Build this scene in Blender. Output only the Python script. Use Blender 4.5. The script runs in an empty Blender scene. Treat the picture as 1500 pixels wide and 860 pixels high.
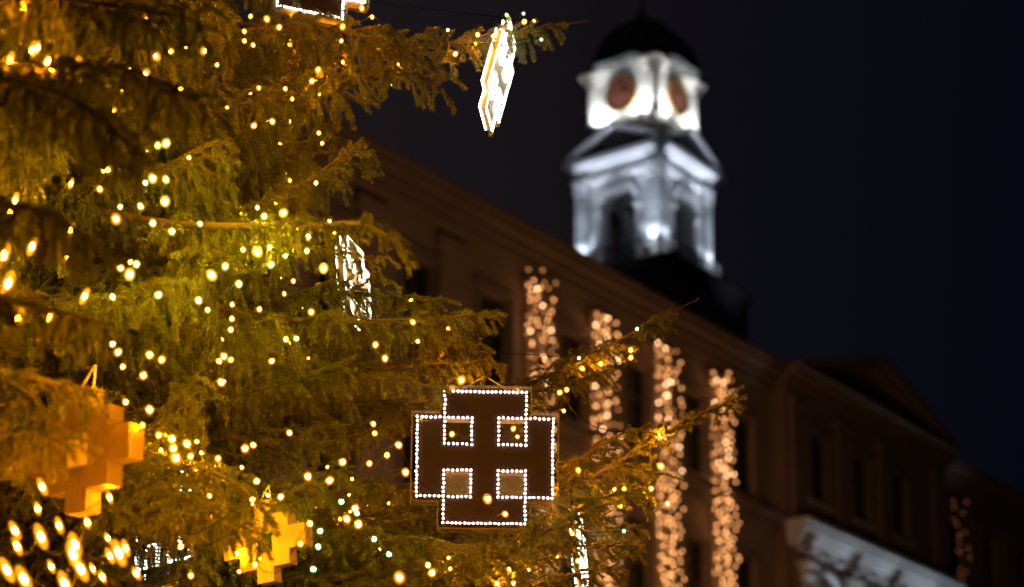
import bpy, bmesh, math, random
import numpy as np
from mathutils import Vector, Matrix
random.seed(7)
PI = math.pi
scene = bpy.context.scene
COL = scene.collection

# ------------------------------------------------------------------ camera
PITCH = math.radians(9.0)
FPX = 3090.0
SPX = 1110.0 - FPX * math.tan(PITCH)
CAM = Vector((0, 0, 1.6))
cam_data = bpy.data.cameras.new('camera')
cam = bpy.data.objects.new('camera', cam_data)
COL.objects.link(cam)
cam.location = CAM
cam.rotation_euler = (PI / 2 + PITCH, 0, 0)
cam_data.sensor_width = 36.0
cam_data.lens = FPX / 1500 * 36.0
cam_data.shift_y = SPX / 1500.0
cam_data.clip_start = 0.1
cam_data.clip_end = 3000
cam_data.dof.use_dof = True
cam_data.dof.focus_distance = 10.33
cam_data.dof.aperture_fstop = cam_data.lens / 48.0
cam_data.dof.aperture_blades = 0
scene.camera = cam

# ------------------------------------------------------------------ world: night sky with a little city glow on the left
world = bpy.data.worlds.new('World')
scene.world = world
world.use_nodes = True
nt = world.node_tree
nt.nodes.clear()
tc = nt.nodes.new('ShaderNodeTexCoord')
sep = nt.nodes.new('ShaderNodeSeparateXYZ')
mr = nt.nodes.new('ShaderNodeMapRange')
mr.inputs['From Min'].default_value = -0.06
mr.inputs['From Max'].default_value = 0.24
ramp = nt.nodes.new('ShaderNodeValToRGB')
ramp.color_ramp.elements[0].color = (.0105, .0075, .0085, 1)
ramp.color_ramp.elements[1].color = (.0018, .0024, .0056, 1)
e = ramp.color_ramp.elements.new(0.52)
e.color = (.0042, .0039, .0066, 1)
bg = nt.nodes.new('ShaderNodeBackground')
out = nt.nodes.new('ShaderNodeOutputWorld')
nt.links.new(tc.outputs['Generated'], sep.inputs[0])
nt.links.new(sep.outputs['X'], mr.inputs['Value'])
nt.links.new(mr.outputs['Result'], ramp.inputs[0])
nt.links.new(ramp.outputs[0], bg.inputs[0])
bg.inputs[1].default_value = 1.0
nt.links.new(bg.outputs[0], out.inputs[0])

vs = scene.view_settings
vs.view_transform = 'Standard'
vs.look = 'None'
vs.gamma = 1
vs.exposure = 0
vs.use_curve_mapping = False
cy = scene.cycles
cy.use_denoising = True
try:
    cy.denoiser = 'OPENIMAGEDENOISE'
    cy.denoising_input_passes = 'RGB_ALBEDO_NORMAL'
except Exception:
    pass
cy.sample_clamp_indirect = 4.0
cy.sample_clamp_direct = 0.0
cy.max_bounces = 5
cy.diffuse_bounces = 2
cy.glossy_bounces = 3
cy.transmission_bounces = 4
cy.transparent_max_bounces = 8
cy.caustics_reflective = False
cy.caustics_refractive = False
cy.use_light_tree = True

# ------------------------------------------------------------------ helpers
def ray(px, py):
    u = px - 750.0
    v = 430.0 - py + SPX
    c, s = math.cos(PITCH), math.sin(PITCH)
    return Vector((u, -v * s + FPX * c, v * c + FPX * s))

def at(px, py, Y):
    d = ray(px, py)
    return CAM + d * (Y / d.y)

def project(p):
    q = p - CAM
    c, s = math.cos(PITCH), math.sin(PITCH)
    fw = q.y*c + q.z*s
    return 750 + FPX*q.x/fw, 430 - (FPX*(q.z*c - q.y*s)/fw - SPX)

def tag(o, label=None, cat=None, group=None, kind=None):
    if label: o['label'] = label
    if cat: o['category'] = cat
    if group: o['group'] = group
    if kind: o['kind'] = kind
    return o

def empty(name, loc, rz=0.0):
    o = bpy.data.objects.new(name, None)
    COL.objects.link(o)
    o.location = loc
    o.rotation_euler = (0, 0, rz)
    o.empty_display_size = 0.2
    return o

def link(name, mesh, parent=None, mat=None):
    o = bpy.data.objects.new(name, mesh)
    COL.objects.link(o)
    if parent is not None: o.parent = parent
    if mat is not None and len(mesh.materials) == 0: mesh.materials.append(mat)
    return o

def mesh_np(name, verts, faces, mats=(), smooth=False, midx=None):
    """verts (n,3), faces list of arrays (uniform size k)."""
    me = bpy.data.meshes.new(name)
    verts = np.asarray(verts, np.float32)
    me.vertices.add(len(verts))
    me.vertices.foreach_set('co', verts.ravel())
    loops = []; starts = []; tot = 0
    for f in faces:
        f = np.asarray(f, np.int32)
        if len(f) == 0: continue
        k = f.shape[1]
        loops.append(f.ravel())
        starts.append(tot + np.arange(len(f), dtype=np.int32) * k)
        tot += f.size
    loops = np.concatenate(loops); starts = np.concatenate(starts)
    me.loops.add(len(loops)); me.loops.foreach_set('vertex_index', loops)
    me.polygons.add(len(starts)); me.polygons.foreach_set('loop_start', starts)
    for m in mats: me.materials.append(m)
    if midx is not None: me.polygons.foreach_set('material_index', np.asarray(midx, np.int32))
    if smooth: me.polygons.foreach_set('use_smooth', np.ones(len(starts), bool))
    me.update(calc_edges=True)
    me.validate()
    return me

class MB:
    """collects boxes, prisms, lathes and tubes; build() links them as one object."""
    def __init__(self):
        self.v = []; self.f = []
    def add(self, vs_, fs):
        n = len(self.v)
        self.v += [tuple(p) for p in vs_]
        self.f += [tuple(i + n for i in f) for f in fs]
        return self
    def box(self, x0, x1, y0, y1, z0, z1, M=None):
        vs_ = [Vector(p) for p in ((x0,y0,z0),(x1,y0,z0),(x1,y1,z0),(x0,y1,z0),(x0,y0,z1),(x1,y0,z1),(x1,y1,z1),(x0,y1,z1))]
        if M is not None: vs_ = [M @ p for p in vs_]
        return self.add(vs_, [(0,3,2,1),(4,5,6,7),(0,1,5,4),(1,2,6,5),(2,3,7,6),(3,0,4,7)])
    def prism(self, pts, y0, y1, M=None):
        """pts in xz-plane (ccw seen from -y), extruded from y0 to y1"""
        n = len(pts)
        vs_ = [Vector((x, y0, z)) for x, z in pts] + [Vector((x, y1, z)) for x, z in pts]
        if M is not None: vs_ = [M @ p for p in vs_]
        fs = [tuple(range(n)), tuple(range(2*n-1, n-1, -1))]
        fs += [(i, i+n, (i+1) % n + n, (i+1) % n) for i in range(n)]
        return self.add(vs_, fs)
    def band(self, a, b, y0, y1, M=None):
        """solid strip between polylines a and b (both in xz), extruded in y"""
        n = len(a)
        vs_ = []
        for (x, z), (X, Z) in zip(a, b):
            vs_ += [Vector((x, y0, z)), Vector((X, y0, Z)), Vector((X, y1, Z)), Vector((x, y1, z))]
        if M is not None: vs_ = [M @ p for p in vs_]
        fs = []
        for i in range(n - 1):
            o = 4 * i; q = o + 4
            for k in range(4):
                fs.append((o + k, q + k, q + (k + 1) % 4, o + (k + 1) % 4))
        fs += [(0, 1, 2, 3), (4*n-1, 4*n-2, 4*n-3, 4*n-4)]
        return self.add(vs_, fs)
    def lathe(self, prof, n=24, cx=0, cy=0, M=None):
        vs_ = []
        for r, z in prof:
            for i in range(n):
                a = 2*PI*i/n
                vs_.append(Vector((cx + r*math.cos(a), cy + r*math.sin(a), z)))
        if M is not None: vs_ = [M @ p for p in vs_]
        fs = []
        for j in range(len(prof)-1):
            for i in range(n):
                fs.append((j*n+i, j*n+(i+1) % n, (j+1)*n+(i+1) % n, (j+1)*n+i))
        fs.append(tuple(range(n-1, -1, -1))); fs.append(tuple((len(prof)-1)*n+i for i in range(n)))
        return self.add(vs_, fs)
    def tube(self, pts, r, n=5, M=None):
        pts = [Vector(p) for p in pts]
        if M is not None: pts = [M @ p for p in pts]
        if not hasattr(r, '__len__'): r = [r]*len(pts)
        vs_ = []
        for i, p in enumerate(pts):
            t = (pts[min(i+1, len(pts)-1)] - pts[max(i-1, 0)])
            if t.length < 1e-9: t = Vector((0, 0, 1))
            t.normalize()
            a = t.cross(Vector((0, 0, 1)) if abs(t.z) < .9 else Vector((1, 0, 0))).normalized()
            b = t.cross(a)
            for k in range(n):
                w = 2*PI*k/n
                vs_.append(p + (a*math.cos(w) + b*math.sin(w))*r[i])
        fs = []
        for j in range(len(pts)-1):
            for i in range(n):
                fs.append((j*n+i, j*n+(i+1) % n, (j+1)*n+(i+1) % n, (j+1)*n+i))
        fs.append(tuple(range(n-1, -1, -1))); fs.append(tuple((len(pts)-1)*n+i for i in range(n)))
        return self.add(vs_, fs)
    def mesh(self, name, mat, smooth=False):
        me = bpy.data.meshes.new(name)
        me.from_pydata(self.v, [], self.f)
        me.materials.append(mat)
        bm = bmesh.new(); bm.from_mesh(me)
        bmesh.ops.recalc_face_normals(bm, faces=bm.faces)
        bm.to_mesh(me); bm.free()
        if smooth:
            for p in me.polygons: p.use_smooth = True
        me.update()
        return me
    def build(self, name, mat, parent=None, smooth=False):
        return link(name, self.mesh(name, mat, smooth), parent)

# ------------------------------------------------------------------ materials
def mat(name, color, rough=.7, metal=0.0, noise=None, bump=None, spec=None, coat=0.0, coord='Object'):
    m = bpy.data.materials.new(name)
    m.use_nodes = True
    n = m.node_tree.nodes; l = m.node_tree.links
    b = n['Principled BSDF']
    b.inputs['Base Color'].default_value = (*color, 1)
    b.inputs['Roughness'].default_value = rough
    b.inputs['Metallic'].default_value = metal
    if coat: b.inputs['Coat Weight'].default_value = coat
    if spec is not None: b.inputs['Specular IOR Level'].default_value = spec
    if noise or bump:
        t = n.new('ShaderNodeTexCoord')
    if noise:                                # (scale, contrast, second colour)
        sc, c2, detail = noise
        nz = n.new('ShaderNodeTexNoise'); nz.inputs['Scale'].default_value = sc
        nz.inputs['Detail'].default_value = detail
        r = n.new('ShaderNodeValToRGB')
        r.color_ramp.elements[0].position = .32; r.color_ramp.elements[1].position = .68
        r.color_ramp.elements[0].color = (*color, 1); r.color_ramp.elements[1].color = (*c2, 1)
        l.new(t.outputs[coord], nz.inputs['Vector']); l.new(nz.outputs['Fac'], r.inputs[0])
        l.new(r.outputs[0], b.inputs['Base Color'])
    if bump:
        sc, st, dist = bump
        nb = n.new('ShaderNodeTexNoise'); nb.inputs['Scale'].default_value = sc; nb.inputs['Detail'].default_value = 5
        bp = n.new('ShaderNodeBump'); bp.inputs['Strength'].default_value = st; bp.inputs['Distance'].default_value = dist
        l.new(t.outputs[coord], nb.inputs['Vector']); l.new(nb.outputs['Fac'], bp.inputs['Height'])
        l.new(bp.outputs[0], b.inputs['Normal'])
    return m

def emis(name, color, strength):
    m = bpy.data.materials.new(name)
    m.use_nodes = True
    n = m.node_tree.nodes
    b = n['Principled BSDF']
    b.inputs['Base Color'].default_value = (.6, .6, .6, 1)
    b.inputs['Emission Color'].default_value = (*color, 1)
    b.inputs['Emission Strength'].default_value = strength
    try: m.cycles.emission_sampling = 'FRONT'
    except Exception: pass
    return m

M_STUCCO = mat('stucco', (.40, .29, .20), .9, noise=(.9, (.33, .235, .16), 6), bump=(25, .3, .02))
M_STUCCO2 = mat('painted_stucco', (.30, .22, .17), .9, noise=(.8, (.24, .17, .13), 6), bump=(25, .3, .02))
M_TRIM = mat('stone_trim', (.55, .50, .44), .8, noise=(2.0, (.46, .42, .37), 6), bump=(30, .3, .01))
M_WHITE = mat('white_plaster', (.78, .79, .80), .8, noise=(1.6, (.66, .67, .69), 6), bump=(20, .35, .02))
M_ROOF = mat('dark_roof', (.030, .028, .030), .6, noise=(2.5, (.05, .045, .045), 5), bump=(8, .4, .03))
M_DOME = mat('dark_copper', (.16, .17, .18), .75, noise=(2.0, (.018, .018, .018), 5))
M_GLASS = mat('dark_window_glass', (.03, .028, .03), .25)
M_FRAMEW = mat('window_wood', (.10, .08, .07), .6, noise=(6, (.07, .055, .05), 4))
M_IRON = mat('black_iron', (.02, .02, .022), .5, .6, noise=(12, (.035, .033, .032), 4))
M_CLOCK = mat('clock_red', (.10, .032, .026), .65, noise=(3, (.11, .03, .022), 4))
M_GOLD = mat('gold_leaf', (.85, .52, .16), .28, .9, noise=(8, (.7, .42, .12), 3))
M_GROUND = mat('cobbles', (.10, .095, .09), .8, noise=(4, (.05, .05, .05), 6), bump=(9, .6, .03))
M_WIRE = mat('green_cable', (.002, .003, .0015), .8, noise=(30, (.003, .004, .002), 2), spec=.1)
M_WIREW = mat('clear_cable', (.25, .22, .18), .4, noise=(30, (.2, .18, .15), 2))
M_BARK = mat('bark', (.10, .062, .035), .9, noise=(14, (.055, .036, .024), 6), bump=(30, .8, .01))
M_TWIG = mat('twig_bark', (.075, .042, .022), .85, noise=(22, (.045, .027, .016), 3))
M_PLY = mat('plywood', (.23, .18, .10), .65, noise=(5, (.17, .13, .07), 6), bump=(40, .25, .004))
M_RIM = mat('gilt_rim', (.62, .50, .32), .35, .3, noise=(20, (.5, .4, .26), 3))
M_GLARE = mat('led_glare_white', (.72, .70, .62), .5, noise=(12, (.62, .6, .52), 3))  # white put into the colour for LED glare on the bright crosses
M_SIDE = mat('dark_box_side', (.07, .045, .022), .35, noise=(12, (.05, .03, .015), 3))
M_PANE_LIT = mat('lit_yellow_pane', (.42, .36, .13), .4, noise=(12, (.32, .26, .09), 3))  # yellow put into the colour for light showing in the opening
M_PLY2 = mat('dark_plywood', (.075, .046, .022), .65, noise=(5, (.054, .033, .016), 6), bump=(40, .25, .004))
M_CORD = mat('cord', (.5, .42, .3), .7, noise=(60, (.4, .33, .23), 2))

# wood grain for the plywood: stretch noise along one axis
def grain(m, sc=(3, 40, 3)):
    n = m.node_tree.nodes; l = m.node_tree.links
    t = [x for x in n if x.type == 'TEX_COORD'][0]
    mp = n.new('ShaderNodeMapping'); mp.inputs['Scale'].default_value = sc
    l.new(t.outputs['Object'], mp.inputs['Vector'])
    for x in n:
        if x.type == 'TEX_NOISE': l.new(mp.outputs[0], x.inputs['Vector'])
grain(M_PLY, (14, 14, 1.4)); grain(M_PLY2, (14, 14, 1.4))

def needle_mat(name, c1, c2, c3):
    m = bpy.data.materials.new(name)
    m.use_nodes = True
    n = m.node_tree.nodes; l = m.node_tree.links
    b = n['Principled BSDF']
    t = n.new('ShaderNodeTexCoord'); oi = n.new('ShaderNodeObjectInfo')
    nz = n.new('ShaderNodeTexNoise'); nz.inputs['Scale'].default_value = 5; nz.inputs['Detail'].default_value = 4
    r = n.new('ShaderNodeValToRGB')
    r.color_ramp.elements[0].position = .33; r.color_ramp.elements[1].position = .70
    r.color_ramp.elements[0].color = (*c1, 1); r.color_ramp.elements[1].color = (*c2, 1)
    mx = n.new('ShaderNodeMix'); mx.data_type = 'RGBA'
    mx.inputs['B'].default_value = (*c3, 1)
    ml = n.new('ShaderNodeMath'); ml.operation = 'MULTIPLY'; ml.inputs[1].default_value = .45
    l.new(t.outputs['Object'], nz.inputs['Vector']); l.new(nz.outputs['Fac'], r.inputs[0])
    l.new(oi.outputs['Random'], ml.inputs[0]); l.new(ml.outputs[0], mx.inputs['Factor'])
    l.new(r.outputs[0], mx.inputs['A'])
    l.new(mx.outputs['Result'], b.inputs['Base Color'])
    b.inputs['Roughness'].default_value = .45
    b.inputs['Specular IOR Level'].default_value = .35
    tr = n.new('ShaderNodeBsdfTranslucent'); l.new(mx.outputs['Result'], tr.inputs['Color'])
    ms = n.new('ShaderNodeMixShader'); ms.inputs[0].default_value = .25
    o = n['Material Output']
    l.new(b.outputs[0], ms.inputs[1]); l.new(tr.outputs[0], ms.inputs[2]); l.new(ms.outputs[0], o.inputs['Surface'])
    return m
M_NEEDLE = needle_mat('spruce_needles', (.088, .088, .022), (.135, .120, .030), (.065, .092, .026))

# acrylic: dark glossy sheet, slightly see-through
def acrylic(name, color, alpha, rough=.08):
    m = mat(name, color, rough)
    n = m.node_tree.nodes; l = m.node_tree.links
    b = n['Principled BSDF']
    tr = n.new('ShaderNodeBsdfTransparent')
    tr.inputs[0].default_value = (.85, .75, .6, 1)
    ms = n.new('ShaderNodeMixShader'); ms.inputs[0].default_value = alpha
    l.new(tr.outputs[0], ms.inputs[1]); l.new(b.outputs[0], ms.inputs[2])
    l.new(ms.outputs[0], n['Material Output'].inputs['Surface'])
    return m
M_PANEL = acrylic('dark_acrylic', (.020, .012, .008), .92, .09)
M_PANE = acrylic('clear_acrylic', (.16, .14, .08), .18, .15)
M_RIMC = acrylic('clear_rim', (.40, .36, .28), .16, .12)

L_AMBER = emis('bulb_amber', (1.0, .30, .003), 4900)
L_WARM = emis('bulb_warm', (1.0, .36, .006), 4900)
L_YELLOW = emis('bulb_yellow', (.84, .68, .018), 6000)
L_GREEN = emis('bulb_green', (.40, 1.0, .25), 450)
L_LED = emis('led_white', (1.0, .78, .86), 30)
L_LEDW = emis('led_bright_white', (.95, .95, .80), 30)
L_PEACH = [emis('bulb_peach', (1.0, .41, .13), 4.8), emis('bulb_peach_pale', (1.0, .54, .26), 11), emis('bulb_peach_dim', (1.0, .35, .10), 2.0)]
L_LAMP = emis('fill_lamp_globe', (1.0, .55, .22), 8)
L_FAINT = emis('bulb_faint', (1.0, .32, .10), .45)
M_LENS = emis('floodlight_lens', (.85, .92, 1.0), 25)

# ------------------------------------------------------------------ the square
gb = MB()
gb.box(-500, 500, -200, 900, -.3, 0)
tag(gb.build('ground', M_GROUND), kind='structure')
pv = MB(); pv.box(-6.6, .4, 6.9, 13.9, .004, .12)
tag(pv.build('pavement', M_TRIM), kind='structure')

# ------------------------------------------------------------------ the town hall
AZ = math.radians(35.7)
P0 = Vector((0.739, 50.61, 0))
RZ = PI/2 - AZ
hall = empty('town_hall', P0, RZ)
tag(hall, 'long brown stuccoed town hall behind the tree, with pediment and white lit portico cornice', 'building')

def wall_open(x0, x1, z0, z1, ops, y=0, depth=.35):
    """front wall with openings; ops (xa, xb, za, zb)"""
    xs = sorted({x0, x1, *[o[0] for o in ops], *[o[1] for o in ops]})
    zs = sorted({z0, z1, *[o[2] for o in ops], *[o[3] for o in ops]})
    b = MB()
    for i in range(len(xs)-1):
        for j in range(len(zs)-1):
            cx, cz = (xs[i]+xs[i+1])/2, (zs[j]+zs[j+1])/2
            if any(o[0] < cx < o[1] and o[2] < cz < o[3] for o in ops): continue
            b.add([(xs[i], y, zs[j]), (xs[i+1], y, zs[j]), (xs[i+1], y, zs[j+1]), (xs[i], y, zs[j+1])], [(0, 1, 2, 3)])
    for xa, xb, za, zb in ops:
        b.add([(xa, y, za), (xa, y+depth, za), (xa, y+depth, zb), (xa, y, zb)], [(0, 1, 2, 3)])
        b.add([(xb, y, za), (xb, y+depth, za), (xb, y+depth, zb), (xb, y, zb)], [(3, 2, 1, 0)])
        b.add([(xa, y, zb), (xb, y, zb), (xb, y+depth, zb), (xa, y+depth, zb)], [(3, 2, 1, 0)])
        b.add([(xa, y, za), (xb, y, za), (xb, y+depth, za), (xa, y+depth, za)], [(0, 1, 2, 3)])
    return b

XL, XR, ZC = -24.0, 58.0, 21.6
PX0, PX1 = 11.9, 22.9           # pavilion
def rowx(c): return [(c-.62, c+.62, 17.4, 19.75), (c-.62, c+.62, 12.2, 15.6), (c-.62, c+.62, 7.2, 10.4), (c-.62, c+.62, 2.2, 5.4)]
wc_left = [-2.0 - 2.95*k for k in range(1, 8)] + [-2.0, 1.45, 4.45, 7.45, 10.2]
wc_right = [24.9 + 2.95*k for k in range(0, 11)]
mats_w = []
def add_windows(ops, y, par):
    for xa, xb, za, zb in ops:
        w, h = xb-xa, zb-za
        f = MB()
        f.box(xa, xa+.08, y+.2, y+.28, za, zb); f.box(xb-.08, xb, y+.2, y+.28, za, zb)
        f.box(xa+.08, xb-.08, y+.2, y+.28, zb-.08, zb); f.box(xa+.08, xb-.08, y+.2, y+.28, za, za+.08)
        f.box((xa+xb)/2-.04, (xa+xb)/2+.04, y+.2, y+.27, za+.08, zb-.08)
        f.box(xa+.08, (xa+xb)/2-.04, y+.205, y+.265, za+h*.64, za+h*.64+.06)
        f.box((xa+xb)/2+.04, xb-.08, y+.205, y+.265, za+h*.64, za+h*.64+.06)
        wo = f.build('window', M_FRAMEW, par)
        g = MB(); g.box(xa, xb, y+.30, y+.33, za, zb); g.build('pane', M_GLASS, wo)
        s = MB(); s.box(xa-.15, xb+.15, y-.12, y-.003, za-.16, za); s.build('sill', M_TRIM, wo)
        s = MB(); s.box(xa-.16, xa-.003, y-.07, y-.002, za, zb+.003)
        s.box(xb+.003, xb+.16, y-.07, y-.002, za, zb+.003); s.box(xa-.22, xb+.22, y-.10, y-.002, zb+.005, zb+.24)
        s.build('surround', M_STUCCO2, wo)

ops_l = [o for c in wc_left for o in rowx(c)]
wall_open(XL, PX0, 0, ZC-.3, ops_l).build('wall', M_STUCCO, hall)
ops_r = [o for c in wc_right for o in rowx(c)]
wall_open(PX1, XR, 0, ZC-.3, ops_r).build('wall', M_STUCCO2, hall)
pw = [14.0, 16.85, 19.6]
ops_p = [(c-.62, c+.62, 17.9, 20.0) for c in pw] + [(c-.85, c+.85, 12.0, 15.2) for c in pw]
wall_open(PX0, PX1, 0, ZC-.3, ops_p, y=-.45, depth=.5).build('wall', M_STUCCO2, hall)
sd = MB(); sd.box(PX0+.001, PX0+.2, -.449, .6, 0, ZC-.3); sd.box(PX1-.2, PX1-.001, -.449, .6, 0, ZC-.3)
sd.box(XL, XL+.3, .001, 24, 0, ZC-.3); sd.box(XR-.3, XR, .001, 24, 0, ZC-.3); sd.box(XL, XR, 24, 24.3, 0, ZC-.3)
sd.build('side_wall', M_STUCCO2, hall)
for o in ops_l:
    if o[2] > 10 and o[0] > -9: add_windows([o], 0, hall)
for o in ops_r:
    if o[2] > 10 and o[0] < 36: add_windows([o], 0, hall)
add_windows(ops_p, -.45, hall)
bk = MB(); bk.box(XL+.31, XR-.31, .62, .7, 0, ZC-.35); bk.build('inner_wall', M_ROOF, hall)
# pilasters and string courses
for x in [-.35, 2.55, 5.65, 8.6, -3.8, -6.75, -9.7]:
    b = MB(); b.box(x-.5, x+.5, -.14, -.003, .5, 20.2); b.box(x-.58, x+.58, -.2, -.003, 20.203, 20.5)
    b.build('pilaster', M_STUCCO, hall)
for x in [12.45, 15.4, 18.25, 22.35]:
    b = MB(); b.box(x-.33, x+.33, -.62, -.453, .5, 20.45); b.box(x-.42, x+.42, -.68, -.453, 20.453, 20.75)
    b.build('pilaster', M_STUCCO2, hall)
for x in [26.4+2.95*k for k in range(5)]:
    b = MB(); b.box(x-.35, x+.35, -.12, -.003, .5, 20.2)
    b.build('pilaster', M_STUCCO2, hall)
def cornice(x0, x1, y0):
    b = MB()
    b.box(x0, x1, y0-.12, y0+.1, 20.9, 21.12); b.box(x0, x1, y0-.26, y0+.1, 21.12, 21.3)
    b.box(x0, x1, y0-.55, y0+.1, 21.303, 21.46); b.box(x0, x1, y0-.66, y0+.1, 21.463, 21.6)
    return b
cornice(XL, PX0-.003, 0).build('cornice', M_STUCCO2, hall)
cornice(PX0-.2, PX1+.2, -.45).build('cornice', M_STUCCO2, hall)
cornice(PX1+.203, XR, 0).build('cornice', M_STUCCO2, hall)
for (x0, x1) in ((XL, PX0-.003), (PX1+.003, XR)):
    b = MB(); b.box(x0, x1, -.20, -.004, 16.62, 16.95); b.box(x0, x1, -.45, -.004, 16.953, 17.15); b.build('string_course', M_STUCCO2, hall)
# hipped roof, low enough to hide behind the cornice
b = MB()
b.add([(XL-.6, -.6, 21.62), (XR+.6, -.6, 21.62), (XR+.6, 24.8, 21.62), (XL-.6, 24.8, 21.62), (XL+10, 12, 25.2), (XR-10, 12, 25.2)],
      [(0, 1, 5, 4), (1, 2, 5), (2, 3, 4, 5), (3, 0, 4), (0, 3, 2, 1)])
b.build('roof', M_ROOF, hall)
# pediment
pm = (12.9+22.5)/2
b = MB(); b.prism([(12.9, 21.64), (22.5, 21.64), (pm, 23.25)], -.40, 2.5); b.build('tympanum', M_STUCCO2, hall)
b = MB()
b.band([(12.2, 21.60), (pm, 23.22), (23.2, 21.60)], [(12.2, 21.82), (pm, 23.46), (23.2, 21.82)], -1.0, 2.6)
b.band([(12.5, 21.603), (pm, 23.06), (22.9, 21.603)], [(12.5, 21.66), (pm, 23.215), (22.9, 21.66)], -.72, -.403)
b.build('pediment_cornice', M_STUCCO2, hall)
for x in (pm-1.6, pm, pm+1.6):
    b = MB(); b.box(x-.3, x+.3, -.43, -.403, 21.75, 22.35 + (.25 if x == pm else 0)); b.build('attic_panel', M_GLASS, hall)

# portico: lit entablature on columns
EX0, EX1 = 11.75, 22.9
b = MB()
b.box(EX0, EX1, -1.25, -.455, 17.08, 17.22); b.box(EX0+.1, EX1-.1, -1.02, -.456, 16.98, 17.077)
b.band([(0, 16.70), (1, 16.70)], [(0, 16.71), (1, 16.71)], 0, .01) if False else None
b.add([(EX0+.05, -1.12, 16.977), (EX1-.05, -1.12, 16.977), (EX1-.12, -.86, 16.62), (EX0+.12, -.86, 16.62), (EX0+.05, -.456, 16.977), (EX1-.05, -.456, 16.977), (EX1-.12, -.456, 16.62), (EX0+.12, -.456, 16.62)],
      [(0, 1, 2, 3), (3, 2, 6, 7), (0, 4, 5, 1), (0, 3, 7, 4), (1, 5, 6, 2), (4, 7, 6, 5)])
b.box(EX0+.16, EX1-.16, -.80, -.457, 16.50, 16.617)
b.build('portico_cornice', M_WHITE, hall)
for k in range(10):
    x = EX0+.75 + k*(EX1-EX0-1.5)/9
    b = MB(); b.box(x-.30, x+.30, -.80, -.457, 16.34, 16.495); b.build('bracket', M_WHITE, hall)
for x in (12.45, 15.42, 18.22, 21.4):
    b = MB()
    b.lathe([(.22, .4), (.23, 3), (.20, 8), (.17, 15.45)], 20, x, -.72)
    b.build('column', M_WHITE, hall, True)
    b = MB(); b.lathe([(.18, 15.453), (.26, 15.6), (.22, 15.7), (.30, 15.9)], 20, x, -.76); b.box(x-.32, x+.32, -1.08, -.48, 15.903, 16.05)
    b.build('capital', M_WHITE, hall)
for c in pw:
    b = MB()
    n = 18
    a1 = [(c+.95*math.cos(PI-PI*i/n), 15.0+.95*math.sin(PI-PI*i/n)) for i in range(n+1)]
    a2 = [(c+1.12*math.cos(PI-PI*i/n), 15.0+1.12*math.sin(PI-PI*i/n)) for i in range(n+1)]
    b.band(a1, a2, -.72, -.46)
    b.build('arch', M_WHITE, hall)

for ch in hall.children:
    if ch.name.split('.')[0] in ('portico_cornice', 'bracket', 'column', 'capital', 'arch'): ch.location.z -= .30

# ------------------------------------------------------------------ the clock tower
S = 4.02
Dv = Vector((math.sin(AZ), math.cos(AZ), 0)); Nv = Vector((math.cos(AZ), -math.sin(AZ), 0))
corner = at(968.5, 385, 78)
tc_ = corner + Dv*(S/2) - Nv*(S/2)
TZ = 31.9                                   # belfry floor
tower = empty('clock_tower', (tc_.x, tc_.y, 0), RZ)
tag(tower, 'white floodlit clock tower with dark dome, clocks and arched belfry above the roofs', 'tower')
def R4(k): return Matrix.Rotation(k*PI/2, 4, 'Z')
h = S/2
b = MB(); b.box(-3.0, 3.0, -3.0, 3.0, 18, TZ-.5); b.box(-3.15, 3.15, -3.15, 3.15, TZ-.497, TZ-.2); b.box(-2.5, 2.5, -2.5, 2.5, TZ-.197, TZ)
b.build('plinth', M_ROOF, tower)
AW, AZ1, AT = .76, TZ+2.70, 24       # arch half width, spring height
WT = TZ+4.35                          # wall top
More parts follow.
